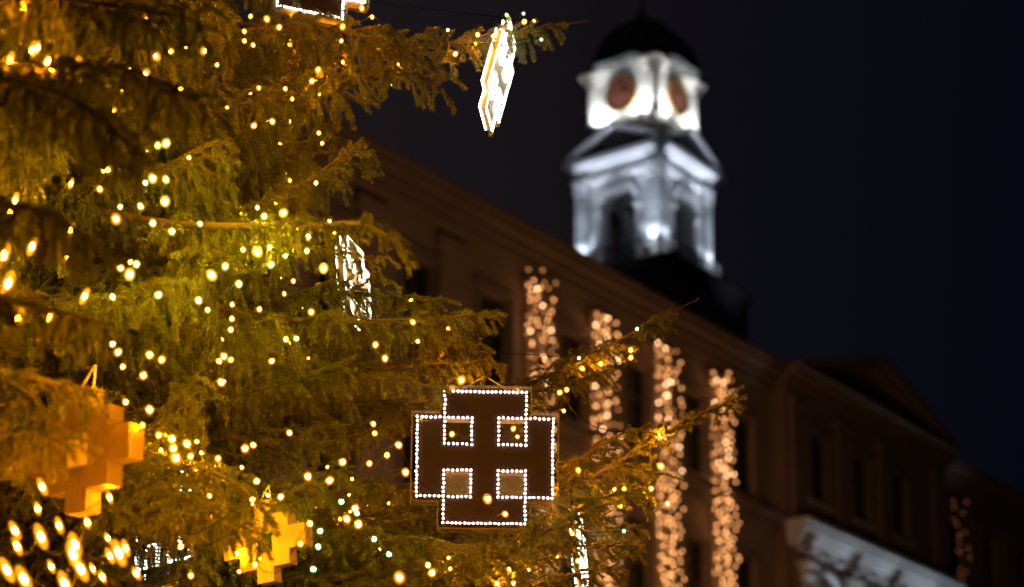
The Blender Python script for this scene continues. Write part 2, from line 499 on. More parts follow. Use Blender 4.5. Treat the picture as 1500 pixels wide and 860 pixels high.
for k in range(4):
    M = R4(k)
    b = MB()
    hh = h-.12
    b.box(-hh+.003, -AW, -hh, -hh+.5, TZ, AZ1, M); b.box(AW, hh-.5-.003, -hh, -hh+.5, TZ, AZ1, M)
    lo = [(AW*math.cos(PI-PI*i/AT), AZ1+AW*math.sin(PI-PI*i/AT)) for i in range(AT+1)]
    lo = [(-hh+.003, AZ1)] + lo + [(hh-.503, AZ1)]
    up = [(x, WT) for x, z in lo]
    b.band(lo, up, -hh, -hh+.5, M)
    b.build('belfry_wall', M_WHITE, tower)
    b = MB()
    a1 = [((AW+.02)*math.cos(PI-PI*i/AT), AZ1+(AW+.02)*math.sin(PI-PI*i/AT)) for i in range(AT+1)]
    a2 = [((AW+.30)*math.cos(PI-PI*i/AT), AZ1+(AW+.30)*math.sin(PI-PI*i/AT)) for i in range(AT+1)]
    b.band(a1, a2, -hh-.10, -hh-.003, M)
    b.build('archivolt', M_WHITE, tower)
    for s in (-1, 1):
        b = MB(); b.box(s*(AW+.16)-.17, s*(AW+.16)+.17, -hh-.14, -hh-.004, AZ1-.16, AZ1-.004, M)
        b.build('impost', M_WHITE, tower)
    for s in (-1, 1):
        b = MB()
        xa, xb = (s*h, s*(h-.62)) if s > 0 else (s*(h-.62), s*h)
        x0, x1 = min(xa, xb), max(xa, xb)
        b.box(x0+.05, x1-.03, -h, -hh-.002, TZ+.3, WT-.75, M); b.box(x0, x1, -h-.08, -hh-.003, TZ, TZ+.297, M)
        b.build('pilaster', M_WHITE, tower)
        b = MB()
        b.box(x0+.0, x1+.0, -h-.07, -hh-.002, WT-.747, WT-.62, M); b.box(x0+.08, x1-.08, -h-.03, -hh-.002, WT-.617, WT-.30, M)
        for q in (0, 1, 2, 3):
            cx = x0+.09+q*(x1-x0-.18)/3
            b.lathe([(.02, WT-.6), (.10, WT-.5), (.07, WT-.4), (.12, WT-.30), (.03, WT-.25)], 8, cx, -h-.05, M)
        b.box(x0-.03, x1+.03, -h-.13, -hh-.002, WT-.247, WT-.13, M)
        b.build('capital', M_WHITE, tower)
    b = MB()
    b.box(-h+.64, h-.64, -hh-.12, -hh-.005, WT-.42, WT-.13, M)
    b.build('frieze', M_WHITE, tower)
    # pediment: base band, raking bands, dark field
    b = MB()
    CB = WT+.30
    b.box(-h-.36, h+.357, -h-.36, -h+.1, CB, CB+.22, M)
    b.box(-h-.2, h+.197, -h-.2, -h+.1, CB-.16, CB-.003, M)
    PK = CB+1.28
    b.band([(-h-.34, CB+.225), (0, PK), (h+.34, CB+.225)], [(-h-.34, CB+.42), (0, PK+.2), (h+.34, CB+.42)], -h-.34, -h+.12, M)
    b.build('pediment', M_WHITE, tower)
    b = MB(); b.prism([(-h-.1, CB+.226), (h+.1, CB+.226), (0, PK-.01)], -h-.06, -h+.1, M)
    b.build('tympanum', M_ROOF, tower)
    b = MB(); b.prism([(-h-.3, CB+.425), (0, PK+.205), (h+.3, CB+.425), (h+.3, CB+.45), (0, PK+.24), (-h-.3, CB+.45)][::-1], -h-.36, -.5, M)
    b.build('gable_roof', M_ROOF, tower)
b = MB(); b.box(-h+.1, h-.1, -h+.1, h-.1, WT+.02, WT+.5); b.build('belfry_ceiling', M_WHITE, tower)
b = MB(); b.lathe([(2.62, WT+.5), (2.1, TZ+6.1), (1.70, TZ+6.58)], 4, 0, 0, Matrix.Rotation(PI/4, 4, 'Z')); b.build('stage_roof', M_ROOF, tower)
# bell inside
b = MB(); b.lathe([(.50, TZ+1.35), (.46, TZ+1.42), (.33, TZ+1.7), (.27, TZ+2.1), (.16, TZ+2.25), (.03, TZ+2.3)], 20)
b.tube([(0, 0, TZ+2.3), (0, 0, TZ+2.8)], .04); b.box(-1.4, 1.4, -.06, .06, TZ+2.8, TZ+2.92)
b.build('bell', M_IRON, tower, False)
# balustrade
for k in range(4):
    M = R4(k); b = MB(); y = -h-.33
    b.box(-h-.35, h+.33, y-.03, y+.03, TZ+.80, TZ+.86, M); b.box(-h-.35, h+.33, y-.025, y+.025, TZ+.08, TZ+.12, M)
    for q in range(27):
        x = -h-.33 + q*(2*h+.62)/26
        b.box(x-.013, x+.013, y-.013, y+.013, TZ+.12, TZ+.80, M)
        if q % 2:
            b.lathe([(.05, TZ+.50), (.055, TZ+.54), (.05, TZ+.58)], 6, x, y, M)
    b.build('balustrade', M_IRON, tower)
# clock stage
CZ0 = TZ+6.55; CZ1 = CZ0+2.12; cs = 1.56
b = MB(); b.box(-cs, cs, -cs, cs, CZ0, CZ1-.1); b.build('clock_stage_wall', M_WHITE, tower)
def brow(x):                        # eyebrow profile over the clock
    a = abs(x)/1.02
    return .62*(0.5+0.5*math.cos(PI*min(a, 1)))**.72
for k in range(4):
    M = R4(k)
    b = MB()
    xs = [-cs-.30+.0 + i*(2*cs+.6)/44 for i in range(45)]
    base = CZ1-.42
    for y0, za, zb, ex in ((-cs-.14, 0, .17, .14), (-cs-.22, .173, .32, .22), (-cs-.34, .323, .46, .34), (-cs-.22, .463, .55, .22)):
        xx = [max(-cs-ex, min(cs+ex-.004, x)) for x in xs]
        xx = sorted(set(xx))
        b.band([(x, base+za+brow(x)) for x in xx], [(x, base+zb+brow(x)) for x in xx], y0, -cs+.25, M)
    b.build('clock_stage_cornice', M_WHITE, tower)
    b = MB()
    xx = [-1.05+i*2.1/24 for i in range(25)]
    b.band([(x, CZ1-.6) for x in xx], [(x, base+.02+brow(x)) for x in xx], -cs-.03, -cs+.2, M)
    b.build('clock_gable', M_WHITE, tower)
    for s in (-1, 1):
        for q, w in ((.18, .13), (.50, .10)):
            x = s*(cs-q); b = MB()
            b.box(x-w, x+w, -cs-.10+.03*(q > .3), -cs-.002, CZ0+.25, CZ1-.45, M); b.box(x-w-.04, x+w+.04, -cs-.13, -cs-.002, CZ0, CZ0+.247, M)
            b.build('pilaster', M_WHITE, tower)
    # clock
    zc = CZ0+1.02
    Mc = M @ Matrix.Translation((0, -cs-.02, zc)) @ Matrix.Rotation(PI/2, 4, 'X')
    b = MB(); b.lathe([(.70, 0), (.70, .05)], 40, 0, 0, Mc)
    face = b.build('clock_face', M_CLOCK, tower)
    b = MB()
    n = 40
    for i in range(n):
        a, a2 = 2*PI*i/n, 2*PI*(i+1)/n
        P = [Mc @ Vector((r*math.cos(t), r*math.sin(t), zz)) for t in (a, a2) for r in (.685, .77) for zz in (.0, .10)]
        b.add(P, [(0, 1, 3, 2), (4, 6, 7, 5), (1, 5, 7, 3), (2, 3, 7, 6), (0, 4, 5, 1)])
    b.build('clock_rim', M_GOLD, face)
    b = MB()
    for i in range(12):
        Mt = Mc @ Matrix.Rotation(i*PI/6, 4, 'Z')
        b.box(-.025, .025, .50, .63, .051, .07, Mt)
    b.build('hour_marks', M_GOLD, face)
    b = MB()
    Mt = Mc @ Matrix.Rotation(-math.radians(100), 4, 'Z'); b.box(-.03, .03, -.08, .40, .08, .095, Mt)
    Mt = Mc @ Matrix.Rotation(-math.radians(325), 4, 'Z'); b.box(-.02, .02, -.10, .56, .10, .115, Mt)
    b.build('clock_hands', M_GOLD, face)
# dome
b = MB()
b.lathe([(2.25, CZ1-.02), (2.35, CZ1+.15), (2.28, CZ1+.55), (2.15, CZ1+1.0), (1.85, CZ1+1.5), (1.35, CZ1+2.0), (.85, CZ1+2.4), (.35, CZ1+2.6), (.2, CZ1+2.9), (.06, CZ1+3.2), (.03, CZ1+4.5)], 8, 0, 0, Matrix.Rotation(PI/8, 4, 'Z'))
b.build('dome', M_DOME, tower)

# floodlights on the tower: fixture (thing) + its lamp
def floodlight(loc, aim, label, power, spot=75, blend=.7, color=(.72, .84, 1.0), r=.09, size=.11, group='floodlights on the clock tower'):
    """loc, aim in world coordinates"""
    o = empty('floodlight', loc)
    tag(o, label, 'floodlight', group)
    d = (Vector(aim)-Vector(loc)).normalized()
    q = d.to_track_quat('Z', 'Y').to_matrix().to_4x4()
    b = MB(); b.lathe([(size*.6, -.14), (size, -.06), (size*1.08, 0), (size*1.08, .03), (size*.96, .03), (size*.96, -.02)], 12, 0, 0, q)
    b.build('housing', M_IRON, o)
    b = MB(); b.lathe([(size*.9, -.012), (size*.9, -.004)], 12, 0, 0, q)
    b.build('lens', M_LENS, o)
    b = MB(); b.tube([(0, 0, -.02), (0, 0, -.28)], .02)
    b.build('bracket', M_IRON, o)
    L = bpy.data.lights.new('floodlight_lamp', 'SPOT')
    L.energy = power; L.spot_size = math.radians(spot); L.spot_blend = blend; L.color = color; L.shadow_soft_size = r
    lo = bpy.data.objects.new('floodlight_lamp', L); COL.objects.link(lo)
    lo.parent = o; lo.location = d*.06
    lo.rotation_euler = d.to_track_quat('-Z', 'Y').to_euler()
    return o
def tw(x, y, z):
    return tower.matrix_basis @ Vector((x, y, z)) if False else Vector((tc_.x, tc_.y, 0)) + Matrix.Rotation(RZ, 3, 'Z') @ Vector((x, y, z))
FL = []
for (x, y, ax, ay, pw_, lab) in (
        (-h-.50, h-.38, -h, h-.38, 420, 'white floodlight at the foot of the far left belfry pilaster'),
        (-h-.50, -h+.34, -h, -h+.34, 620, 'brightest white floodlight, left of the near belfry corner'),
        (-h+.34, -h-.50, -h+.34, -h, 300, 'white floodlight just right of the near belfry corner'),
        (h-.34, -h-.50, h-.34, -h, 460, 'white floodlight at the foot of the rightmost belfry pilaster')):
    floodlight(tw(x, y, TZ+.32), tw(ax, ay, TZ+3.0), lab, pw_, 72, 1.0, size=.15)
for (x, y, ax, ay, lab) in ((-h-1.05, 1.0, -h-.3, .9, 'left half of the left pediment'), (-h-1.05, -1.0, -h-.3, -.9, 'right half of the left pediment'),
                       (-1.0, -h-1.05, -.9, -h-.3, 'left half of the right pediment'), (1.0, -h-1.05, .9, -h-.3, 'right half of the right pediment')):
    floodlight(tw(x, y, TZ+.1), tw(ax, ay, TZ+5.7), 'small white floodlight on the ledge, aimed at the '+lab, 1300, 31, 1.0, (.80, .84, 1.0), size=.07)
for (x, y, lab) in ((-15, -3.5, 'white floodlight on the hall roof left of the tower, aimed at the pediments'), (3.5, -9.5, 'white floodlight on the hall roof in front of the tower, aimed at the pediments')):
    floodlight(tw(x, y, 25.2), tw(0, 0, TZ+5.1), lab, 900, 26, 1.0, (.80, .82, 1.0), size=.2)
# inner arch glow and clock stage wash
for (x, y, nm) in ((-1.0, -h-1.15, 'right'), (1.0, -h-1.15, 'right')):
    pass
for (dx, dy, tag_) in ((0, -1, 'right clock'), (-1, 0, 'left clock')):
    for s in (-1, 1):
        px_, py_ = dx*(h+.05)+(0 if dx else s*1.15), dy*(h+.05)+(0 if dy else s*1.15)
        ax, ay = dx*cs*.95+(0 if dx else s*.55), dy*cs*.95+(0 if dy else s*.55)
        side = 'left' if ((s < 0) == (dy != 0)) else 'right'
        floodlight(tw(px_, py_, TZ+6.25), tw(ax, ay, CZ0+1.3), 'small warm white floodlight on the gable roof under the %s side of the %s' % (side, tag_), 300, 125, 1.0, (1.0, .97, .90), size=.09)

# portico uplights (stand on the column bases' ledge, below the frame)
def hw(x, y, z):
    return Vector((P0.x, P0.y, 0)) + Matrix.Rotation(RZ, 3, 'Z') @ Vector((x, y, z))
for i, x in enumerate((13.4, 16.2, 18.8, 21.4)):
    floodlight(hw(x, -1.36, 9.5), hw(x, -.95, 16.6), 'white uplight on a mast in front of portico column %s from the left' % ['one', 'two', 'three', 'four'][i], 620, 44, 1.0, (.74, .87, 1.0), group='uplights of the portico', r=.45)

def fill_lamp(loc, power, label):  # added lamps out of view, put in to warm the hall wall
    t = empty('fill_lamp', loc); tag(t, label, 'added fill lamp', 'added fill lamps along the hall, out of view')
    b = MB(); b.lathe([(.16, 0), (.15, .3), (.08, .5), (.07, 4), (.05, 8.6)], 14); b.build('pole', M_IRON, t, True)
    b = MB(); b.lathe([(.06, 8.6), (.26, 8.68), (.27, 8.72)], 14); b.lathe([(.27, 9.16), (.30, 9.2), (.05, 9.36), (.02, 9.5)], 14); 
    for q in range(4): b.tube([(.26*math.cos(q*PI/2), .26*math.sin(q*PI/2), 8.7), (.28*math.cos(q*PI/2), .28*math.sin(q*PI/2), 9.18)], .012, 4)
    b.build('lantern_frame', M_IRON, t)
    b = MB(); b.lathe([(.10, 8.74), (.16, 8.9), (.16, 9.0), (.08, 9.12)], 14); b.build('lamp_globe', L_LAMP, t, True)
    L = bpy.data.lights.new('fill_lamp_light', 'POINT'); L.energy = power; L.color = (1.0, .52, .22); L.shadow_soft_size = .3
    lo = bpy.data.objects.new('fill_lamp_light', L); COL.objects.link(lo); lo.parent = t; lo.location = (0, 0, 9.95)
fill_lamp(hw(-9.0, -9.0, 0), 650, 'added warm lamp on a tall pole, unseen behind the tree, lighting the hall wall')
fill_lamp(hw(4.0, -9.0, 0), 240, 'added warm lamp on a tall pole, unseen below the hanging light curtains')
fill_lamp(hw(19.0, -11.0, 0), 10, 'dimmer added lamp on a tall pole, unseen in front of the portico')

# ------------------------------------------------------------------ light curtains on the facade
def ico(r, sub=1):
    bm = bmesh.new(); bmesh.ops.create_icosphere(bm, subdivisions=sub, radius=r)
    return bm
def bulb_mesh(name, r, m, sub=1, stretch=1.0):
    bm = ico(r, sub)
    for v in bm.verts: v.co.z *= stretch
    me = bpy.data.meshes.new(name); bm.to_mesh(me); bm.free(); me.materials.append(m)
    for p in me.polygons: p.use_smooth = True
    return me
fac_b = [bulb_mesh('party_bulb', .031, m, 1) for m in L_PEACH]
faint_b = bulb_mesh('party_bulb', .031, L_FAINT, 1)
rng = random.Random(3)
def light_curtain(x, ztop, zbot, width, n, label, sparse=False):
    t = empty('light_curtain', hw(x, -.45, ztop), RZ)
    tag(t, label, 'string lights', 'columns of string lights hanging on the facade')
    strands = max(3, int(width/.13))
    pos = []
    for k in range(n):
        s = k % strands
        z = -((k//strands)+rng.uniform(.05, .95)+.5*(s % 2))/(n/strands)*(ztop-zbot)
        xx = (s/(strands-1)-.5)*width + rng.gauss(0, .02) + .05*math.sin(z*1.3+x)
        pos.append((s, xx, rng.uniform(-.12, .12)+.10*math.sin(s*2.1), z))
    w = MB()
    for s in range(strands):
        pts = sorted([p[1:] for p in pos if p[0] == s], key=lambda p: -p[2])
        if len(pts) > 1:
            ws = MB(); ws.tube([(pts[0][0], pts[0][1], 0)] + [(p[0], p[1]+.02, p[2]+.03) for p in pts], .008, 3)
            ws.build('cable', M_WIRE, t)
    w.tube([(-width/2-.1, 0, .02), (width/2+.1, 0, .02)], .015, 4)
    w.build('support_cable', M_WIRE, t)
    st = MB()
    for i, (s, a, b_, c) in enumerate(pos):
        me = fac_b[rng.choices((0, 1, 2), (5, 1.3, 4))[0]] if not sparse else faint_b
        if i < 100:
            o = link('bulb', me, t); o.location = (a, b_, c)
        else:
            bm = ico(.031, 1)
            st.add([v.co + Vector((a, b_, c)) for v in bm.verts], [[v.index for v in f.verts] for f in bm.faces]); bm.free()
    if st.v:
        tag(st.build('bulbs', L_PEACH[0], t), kind='stuff')
    return t
light_curtain(-.62, 20.62, 12.2, .98, 215, 'leftmost peach light curtain on the wall, directly above the large lit cross')
light_curtain(2.22, 20.50, 11.8, .82, 235, 'second peach light curtain from the left, partly behind green branch tips')
light_curtain(5.32, 20.50, 12.0, .82, 235, 'third peach light curtain, between the branch tips')
light_curtain(8.25, 20.50, 12.0, .82, 235, 'unobstructed peach light curtain nearest the portico, fourth from the left')
light_curtain(24.3, 20.45, 13.5, .50, 40, 'dim sparse light curtain far right beyond the portico', True)

# ------------------------------------------------------------------ the tree
TX, TY = -3.25, 10.3
rs = np.random.RandomState(11)

def norm(a): return a/np.maximum(np.linalg.norm(a, axis=-1, keepdims=True), 1e-9)

def resample(path, n):
    path = np.asarray(path, float)
    # Catmull-Rom through the points
    P = np.vstack([2*path[0]-path[1], path, 2*path[-1]-path[-2]])
    segs = len(path)-1
    u = np.linspace(0, segs-1e-6, n)
    i = u.astype(int); t = (u-i)[:, None]
    p0, p1, p2, p3 = P[i], P[i+1], P[i+2], P[i+3]
    return .5*((2*p1)+(-p0+p2)*t+(2*p0-5*p1+4*p2-p3)*t**2+(-p0+3*p1-3*p2+p3)*t**3)

def branch_geo(path, s0=.25, sec_len=.8, hang=1.0, hl=.36, needle_d=1750, rad=.022, seed=0, nl=.0225, nw=.0029, side_gap=.19, drop_gap=.092, tert_gap=.080, bare=.03):
    """main limb -> side limbs -> hanging branchlets -> short shoots, all but the limb itself set with needles"""
    r = np.random.RandomState(seed)
    P = resample(path, 40)
    seg = np.linalg.norm(np.diff(P, axis=0), axis=1); cum = np.r_[0, np.cumsum(seg)]; L = cum[-1]
    stems = [(P, np.linspace(rad, .0028, 40))]
    nseg = []
    up = np.array([0, 0, 1.])
    def point(s):
        return np.array([np.interp(s*L, cum, P[:, k]) for k in range(3)])
    def grow(p, d, ln, g, jit, r0, r1, start=.0):
        n = max(3, int(ln/.04)); st = ln/n; pts = [p]; dirs = []
        for i in range(n):
            d = norm(d-up*g*st+r.normal(0, jit, 3)); dirs.append(d); p = p+d*st; pts.append(p)
        pts = np.array(pts); stems.append((pts, np.linspace(r0, r1, n+1)))
        for i in range(n):
            if i*st >= start: nseg.append((pts[i], pts[i+1]))
        return pts, dirs, st
    def branchlet(p, fwd, lat, f):
        ln = hl*r.uniform(.55, 1.3)*(1-.62*f)
        d0 = norm(fwd*r.uniform(.2, .9)+lat*r.uniform(.3, .9)+up*r.uniform(-.35, .15))
        pts, dirs, st = grow(p, d0, ln, hang*r.uniform(5, 11), .045, .0026, .0011, .02)
        q = .03; sd = 1
        while q < ln*.93:
            sd = -sd; i = min(int(q/st), len(dirs)-1); dd = dirs[i]
            ref = norm(np.cross(dd, fwd+r.normal(0, .35, 3)))*sd
            a2 = math.radians(r.uniform(28, 52)); l3 = (.06+.15*(1-q/ln))*r.uniform(.6, 1.2)*min(1, hl/.3)
            e = norm(dd*math.cos(a2)+ref*math.sin(a2)); e2 = norm(e-up*.75*hang)
            p1 = pts[i]; p2 = p1+e*l3*.5; p3 = p2+e2*l3*.5
            stems.append((np.array([p1, p2, p3]), np.array([.0014, .0012, .0009])))
            nseg.append((p1, p2)); nseg.append((p2, p3))
            q += tert_gap*r.uniform(.7, 1.4)
    ss = np.linspace(max(s0+.1, .5), 1-bare/L, 12)
    for a, b in zip(ss[:-1], ss[1:]): nseg.append((point(a), point(b)))
    s = s0; side = 1; nxt = s0
    while s < 1-bare/L*.9:
        t = norm(point(min(s+.02, 1))-point(max(s-.02, 0))); side = -side
        lat = norm(np.cross(t, up))*side
        f = (s-s0)/(1-s0)
        branchlet(point(s), t, lat, f)
        if s >= nxt:
            nxt = s+side_gap/L*r.uniform(.35, .65)
            ln = sec_len*(1-f)**.8*r.uniform(.6, 1.15)+.05
            a = math.radians(r.uniform(38, 62))
            pts, dirs, st = grow(point(s), norm(t*math.cos(a)+lat*math.sin(a)), ln, .35*hang+.3, .035, .0065, .0016, .08)
            q = .08; sd = 1
            while q < ln*.97:
                sd = -sd; i = min(int(q/st), len(dirs)-1)
                branchlet(pts[i], dirs[i], norm(np.cross(dirs[i], up))*sd, max(f, q/ln*.9))
                q += drop_gap*r.uniform(.7, 1.4)
        s += drop_gap/L*r.uniform(.7, 1.3)
    A = np.array([a for a, b in nseg]); B = np.array([b for a, b in nseg])
    ln = np.linalg.norm(B-A, axis=1)
    cnt = np.maximum(1, (ln*needle_d + r.rand(len(ln))).astype(int))
    idx = np.repeat(np.arange(len(A)), cnt)
    u = r.rand(len(idx))[:, None]
    base = A[idx]*(1-u)+B[idx]*u
    ax = norm(B-A)[idx]
    ref = np.where(np.abs(ax[:, 2:3]) < .9, np.array([[0, 0, 1.]]), np.array([[1., 0, 0]]))
    e1 = norm(np.cross(ax, ref)); e2 = np.cross(ax, e1)
    ph = r.rand(len(idx))*2*PI
    rad_d = e1*np.cos(ph)[:, None]+e2*np.sin(ph)[:, None]
    th = np.radians(r.uniform(32, 62, len(idx)))[:, None]
    d = ax*np.cos(th)+rad_d*np.sin(th)
    w = norm(np.cross(d, r.normal(size=(len(idx), 3))))*nw*.5
    l = (nl*r.uniform(.7, 1.15, len(idx)))[:, None]
    V = np.stack([base-w, base+w, base+d*l*.7+w*.7, base+d*l], axis=1)   # slim kite
    return stems, V

def branch_mesh(name, path, **kw):
    stems, V = branch_geo(path, **kw)
    return pack(name, [(stems, V)])

def pack(name, parts):
    vs_, quads, mi = [], [], []
    base = 0; qs = []; mat_i = []
    for stems, V in parts:
        for pts, rr in stems:
            n = len(pts)
            t = norm(np.gradient(pts, axis=0) if n > 1 else pts)
            ref = np.where(np.abs(t[:, 2:3]) < .9, np.array([[0, 0, 1.]]), np.array([[1., 0, 0]]))
            a = norm(np.cross(t, ref)); b_ = np.cross(t, a)
            K = 7 if rr[0] > .01 else 3
            ring = np.stack([pts+(a*math.cos(2*PI*k/K)+b_*math.sin(2*PI*k/K))*rr[:, None] for k in range(K)], axis=1)
            vs_.append(ring.reshape(-1, 3))
            i = np.arange(n-1)[:, None]*K; k = np.arange(K)[None]
            q = np.stack([i+k, i+(k+1) % K, i+K+(k+1) % K, i+K+k], axis=-1).reshape(-1, 4)
            qs.append(q+base); mat_i.append(np.zeros(len(q), np.int32)); base += n*K
        m = len(V)
        vs_.append(V.reshape(-1, 3))
        q = np.arange(m*4).reshape(-1, 4)
        qs.append(q+base); mat_i.append(np.ones(m, np.int32)); base += m*4
    return mesh_np(name, np.concatenate(vs_), [np.concatenate(qs)], (M_TWIG, M_NEEDLE), True, np.concatenate(mat_i))

tree = empty('christmas_tree', (TX, TY, .12))
tag(tree, 'large spruce with drooping needled branches covered in warm fairy lights', 'tree')
tb = MB()
tp = [(.05*math.sin(z*.7), .05*math.cos(z*.9), z) for z in np.linspace(0, 14.6, 30)]
tb.tube(tp, [.30*(1-z/15.2)+.01 for _, _, z in tp], 14)
tb.build('trunk', M_BARK, tree, True)

# generic branch variants; local x outward, length 3
def gen_path(r):
    d = r.uniform(.25, .5); u_ = r.uniform(.10, .30); w = r.uniform(-.18, .18)
    return [(x, w*math.sin(x*1.4), -.10*x*0 + .12*x - d*(x/3)**2*2.0 + u_*max(0, x-2.1)**2*1.6) for x in (0, .5, 1.0, 1.5, 2.0, 2.5, 3.0)]
variants = []
for i in range(9):
    r = random.Random(100+i)
    variants.append(branch_mesh('branch', gen_path(r), s0=.30, sec_len=r.uniform(.7, .95), hang=r.uniform(1.0, 1.6), hl=r.uniform(.44, .62), seed=50+i))

def body_R(z):
    return float(np.interp(z, [0, 3.0, 3.8, 4.6, 5.2, 5.8, 6.3, 7, 14.6], [4.9, 4.2, 3.75, 3.25, 2.85, 2.65, 2.75, 2.6, .2]))

nb = 0
tips = []
r = random.Random(21)
NB = 68
for i in range(NB):
    # quasi-random over azimuth and height; -90 degrees faces the camera
    az_ = -112 + 168*((i*0.61803398875+.13) % 1.0)
    zt = 3.2 + 4.1*((i*0.7548776662+.41) % 1.0)
    R_ = body_R(zt)*r.uniform(.84, .98)
    if az_ > -42 and 3.6 < zt < 5.0: R_ = min(R_, 2.65)
    a = math.radians(az_ + r.uniform(-4, 4))
    me = variants[i % len(variants)]
    sc = R_/3.0
    o = link('branch', me, tree)
    # tip height offset of the variant at scale
    vz = 0.12*3 - .37*2.0 + .25
    z0 = zt - vz*sc
    o.location = (0, 0, z0-.12)
    tilt = math.radians(r.uniform(-7, 7))
    o.rotation_euler = (math.radians(r.uniform(-12, 12)), tilt, a)
    o.scale = (sc, max(.85, sc), max(.85, sc))
    tips.append((a, zt, R_))
    nb += 1

# named limbs that reach out where the photograph shows them: world-space paths
def hero(pts, **kw):
    W = [np.array(at(*p))-np.array((TX, TY, .12)) for p in pts]
    kw.setdefault('drop_gap', .062); kw.setdefault('side_gap', .125)
    me = branch_mesh('branch', W, **kw)
    return link('branch', me, tree)
hero([(-150, 40, 10.3), (200, 70, 10.3), (450, 78, 10.2), (600, 70, 10.2), (700, 58, 10.3), (790, 42, 10.4), (862, 30, 10.5)], s0=.40, sec_len=.38, hang=1.2, hl=.24, seed=1, bare=.22)
hero([(-150, 300, 10.6), (250, 520, 11.0), (560, 590, 11.3), (740, 572, 11.5), (850, 530, 11.4), (935, 483, 11.6), (1025, 437, 11.7)], s0=.45, sec_len=.45, hang=.7, hl=.24, seed=2, bare=.26)
hero([(-150, 500, 10.3), (300, 700, 10.2), (600, 770, 10.6), (760, 745, 10.5), (880, 690, 10.2), (985, 628, 10.1), (1094, 578, 10.1)], s0=.50, sec_len=.50, hang=.25, hl=.20, seed=3, bare=.05)
hero([(-150, 330, 10.3), (200, 420, 9.6), (450, 470, 9.6), (600, 468, 9.7), (735, 462, 9.8)], s0=.35, sec_len=.60, hang=.8, hl=.26, seed=4)
hero([(-150, 260, 10.3), (150, 330, 9.6), (330, 330, 9.5), (430, 275, 9.6), (543, 208, 9.7)], s0=.45, sec_len=.50, hang=.2, hl=.17, seed=5)
hero([(-150, 240, 10.3), (200, 320, 9.0), (420, 330, 8.3), (540, 330, 7.9), (610, 385, 7.8)], s0=.55, sec_len=.24, hang=1.2, hl=.22, seed=6)
hero([(-150, 600, 10.3), (300, 740, 9.8), (600, 800, 9.8), (800, 800, 9.9), (935, 800, 10)], s0=.35, sec_len=.60, hang=.8, hl=.26, seed=7)
hero([(-150, 640, 10.3), (300, 640, 9.8), (450, 652, 9.8), (520, 640, 9.9), (585, 620, 10.0)], s0=.45, sec_len=.25, hang=1.0, hl=.2, seed=8, rad=.034)
hero([(-300, 250, 9.5), (-100, 150, 8.0), (60, 110, 7.0), (180, 100, 6.5), (290, 150, 6.3)], s0=.2, sec_len=.60, hang=1.3, hl=.50, seed=9)
hero([(-300, -80, 9.5), (-100, -40, 7.8), (100, 0, 6.7), (240, 20, 6.4), (330, 50, 6.4)], s0=.2, sec_len=.50, hang=1.3, hl=.40, seed=10)
hero([(-300, 320, 9.5), (-180, 330, 7.5), (-60, 420, 6.8), (60, 450, 6.6), (170, 480, 6.6)], s0=.2, sec_len=.42, hang=1.3, hl=.32, seed=12)
hero([(-150, 420, 10.3), (300, 540, 9.9), (520, 540, 10.1), (660, 530, 10.2), (745, 535, 10.3)], s0=.35, sec_len=.50, hang=1.0, hl=.24, seed=13)
hero([(-150, 520, 10.3), (300, 700, 10.4), (600, 720, 10.8), (800, 680, 10.7), (960, 700, 10.4)], s0=.5, sec_len=.55, hang=.8, hl=.30, seed=14)
hero([(-150, 660, 10.3), (300, 800, 10.2), (600, 830, 10.2), (800, 760, 10.2), (905, 735, 10.1)], s0=.5, sec_len=.50, hang=.8, hl=.30, seed=15)
hero([(-150, 120, 10.3), (200, 170, 9.7), (420, 140, 9.6), (560, 110, 9.7), (650, 120, 9.8)], s0=.4, sec_len=.55, hang=.9, hl=.30, seed=16)
hero([(-150, 560, 9.8), (200, 660, 8.9), (330, 700, 8.5), (400, 760, 8.4)], s0=.45, sec_len=.40, hang=.8, hl=.26, seed=17)

hero([(-150, 440, 10.3), (300, 600, 10.6), (560, 590, 10.6), (690, 590, 10.5), (800, 610, 10.4)], s0=.55, sec_len=.35, hang=.6, hl=.22, seed=18)
hero([(-150, 700, 10.3), (300, 830, 10.5), (600, 860, 10.7), (800, 790, 10.7), (945, 770, 10.5)], s0=.45, sec_len=.65, hang=.8, hl=.36, seed=19)
hero([(-150, 760, 10.3), (300, 900, 9.9), (600, 920, 10.0), (780, 860, 10.1), (900, 830, 10.1)], s0=.45, sec_len=.60, hang=.7, hl=.34, seed=20)
hero([(-150, 380, 10.3), (300, 480, 10.3), (500, 470, 10.2), (620, 490, 10.2), (720, 520, 10.2)], s0=.35, sec_len=.60, hang=1.0, hl=.38, seed=22)
hero([(-150, 260, 10.3), (200, 350, 9.9), (380, 370, 9.8), (480, 365, 9.8), (560, 385, 9.8)], s0=.5, sec_len=.30, hang=1.1, hl=.28, seed=23)
hero([(-400, 450, 9.8), (-200, 500, 8.5), (-60, 530, 7.6), (60, 560, 7.2), (150, 575, 7.1)], s0=.35, sec_len=.40, hang=1.3, hl=.30, seed=24)
hero([(-150, 640, 10.3), (100, 700, 9.2), (240, 720, 8.6), (350, 770, 8.3)], s0=.45, sec_len=.45, hang=.8, hl=.28, seed=25)
hero([(-150, 20, 10.3), (200, 60, 9.9), (420, 40, 9.7), (560, 60, 9.8), (640, 100, 9.9)], s0=.4, sec_len=.55, hang=1.0, hl=.34, seed=26)

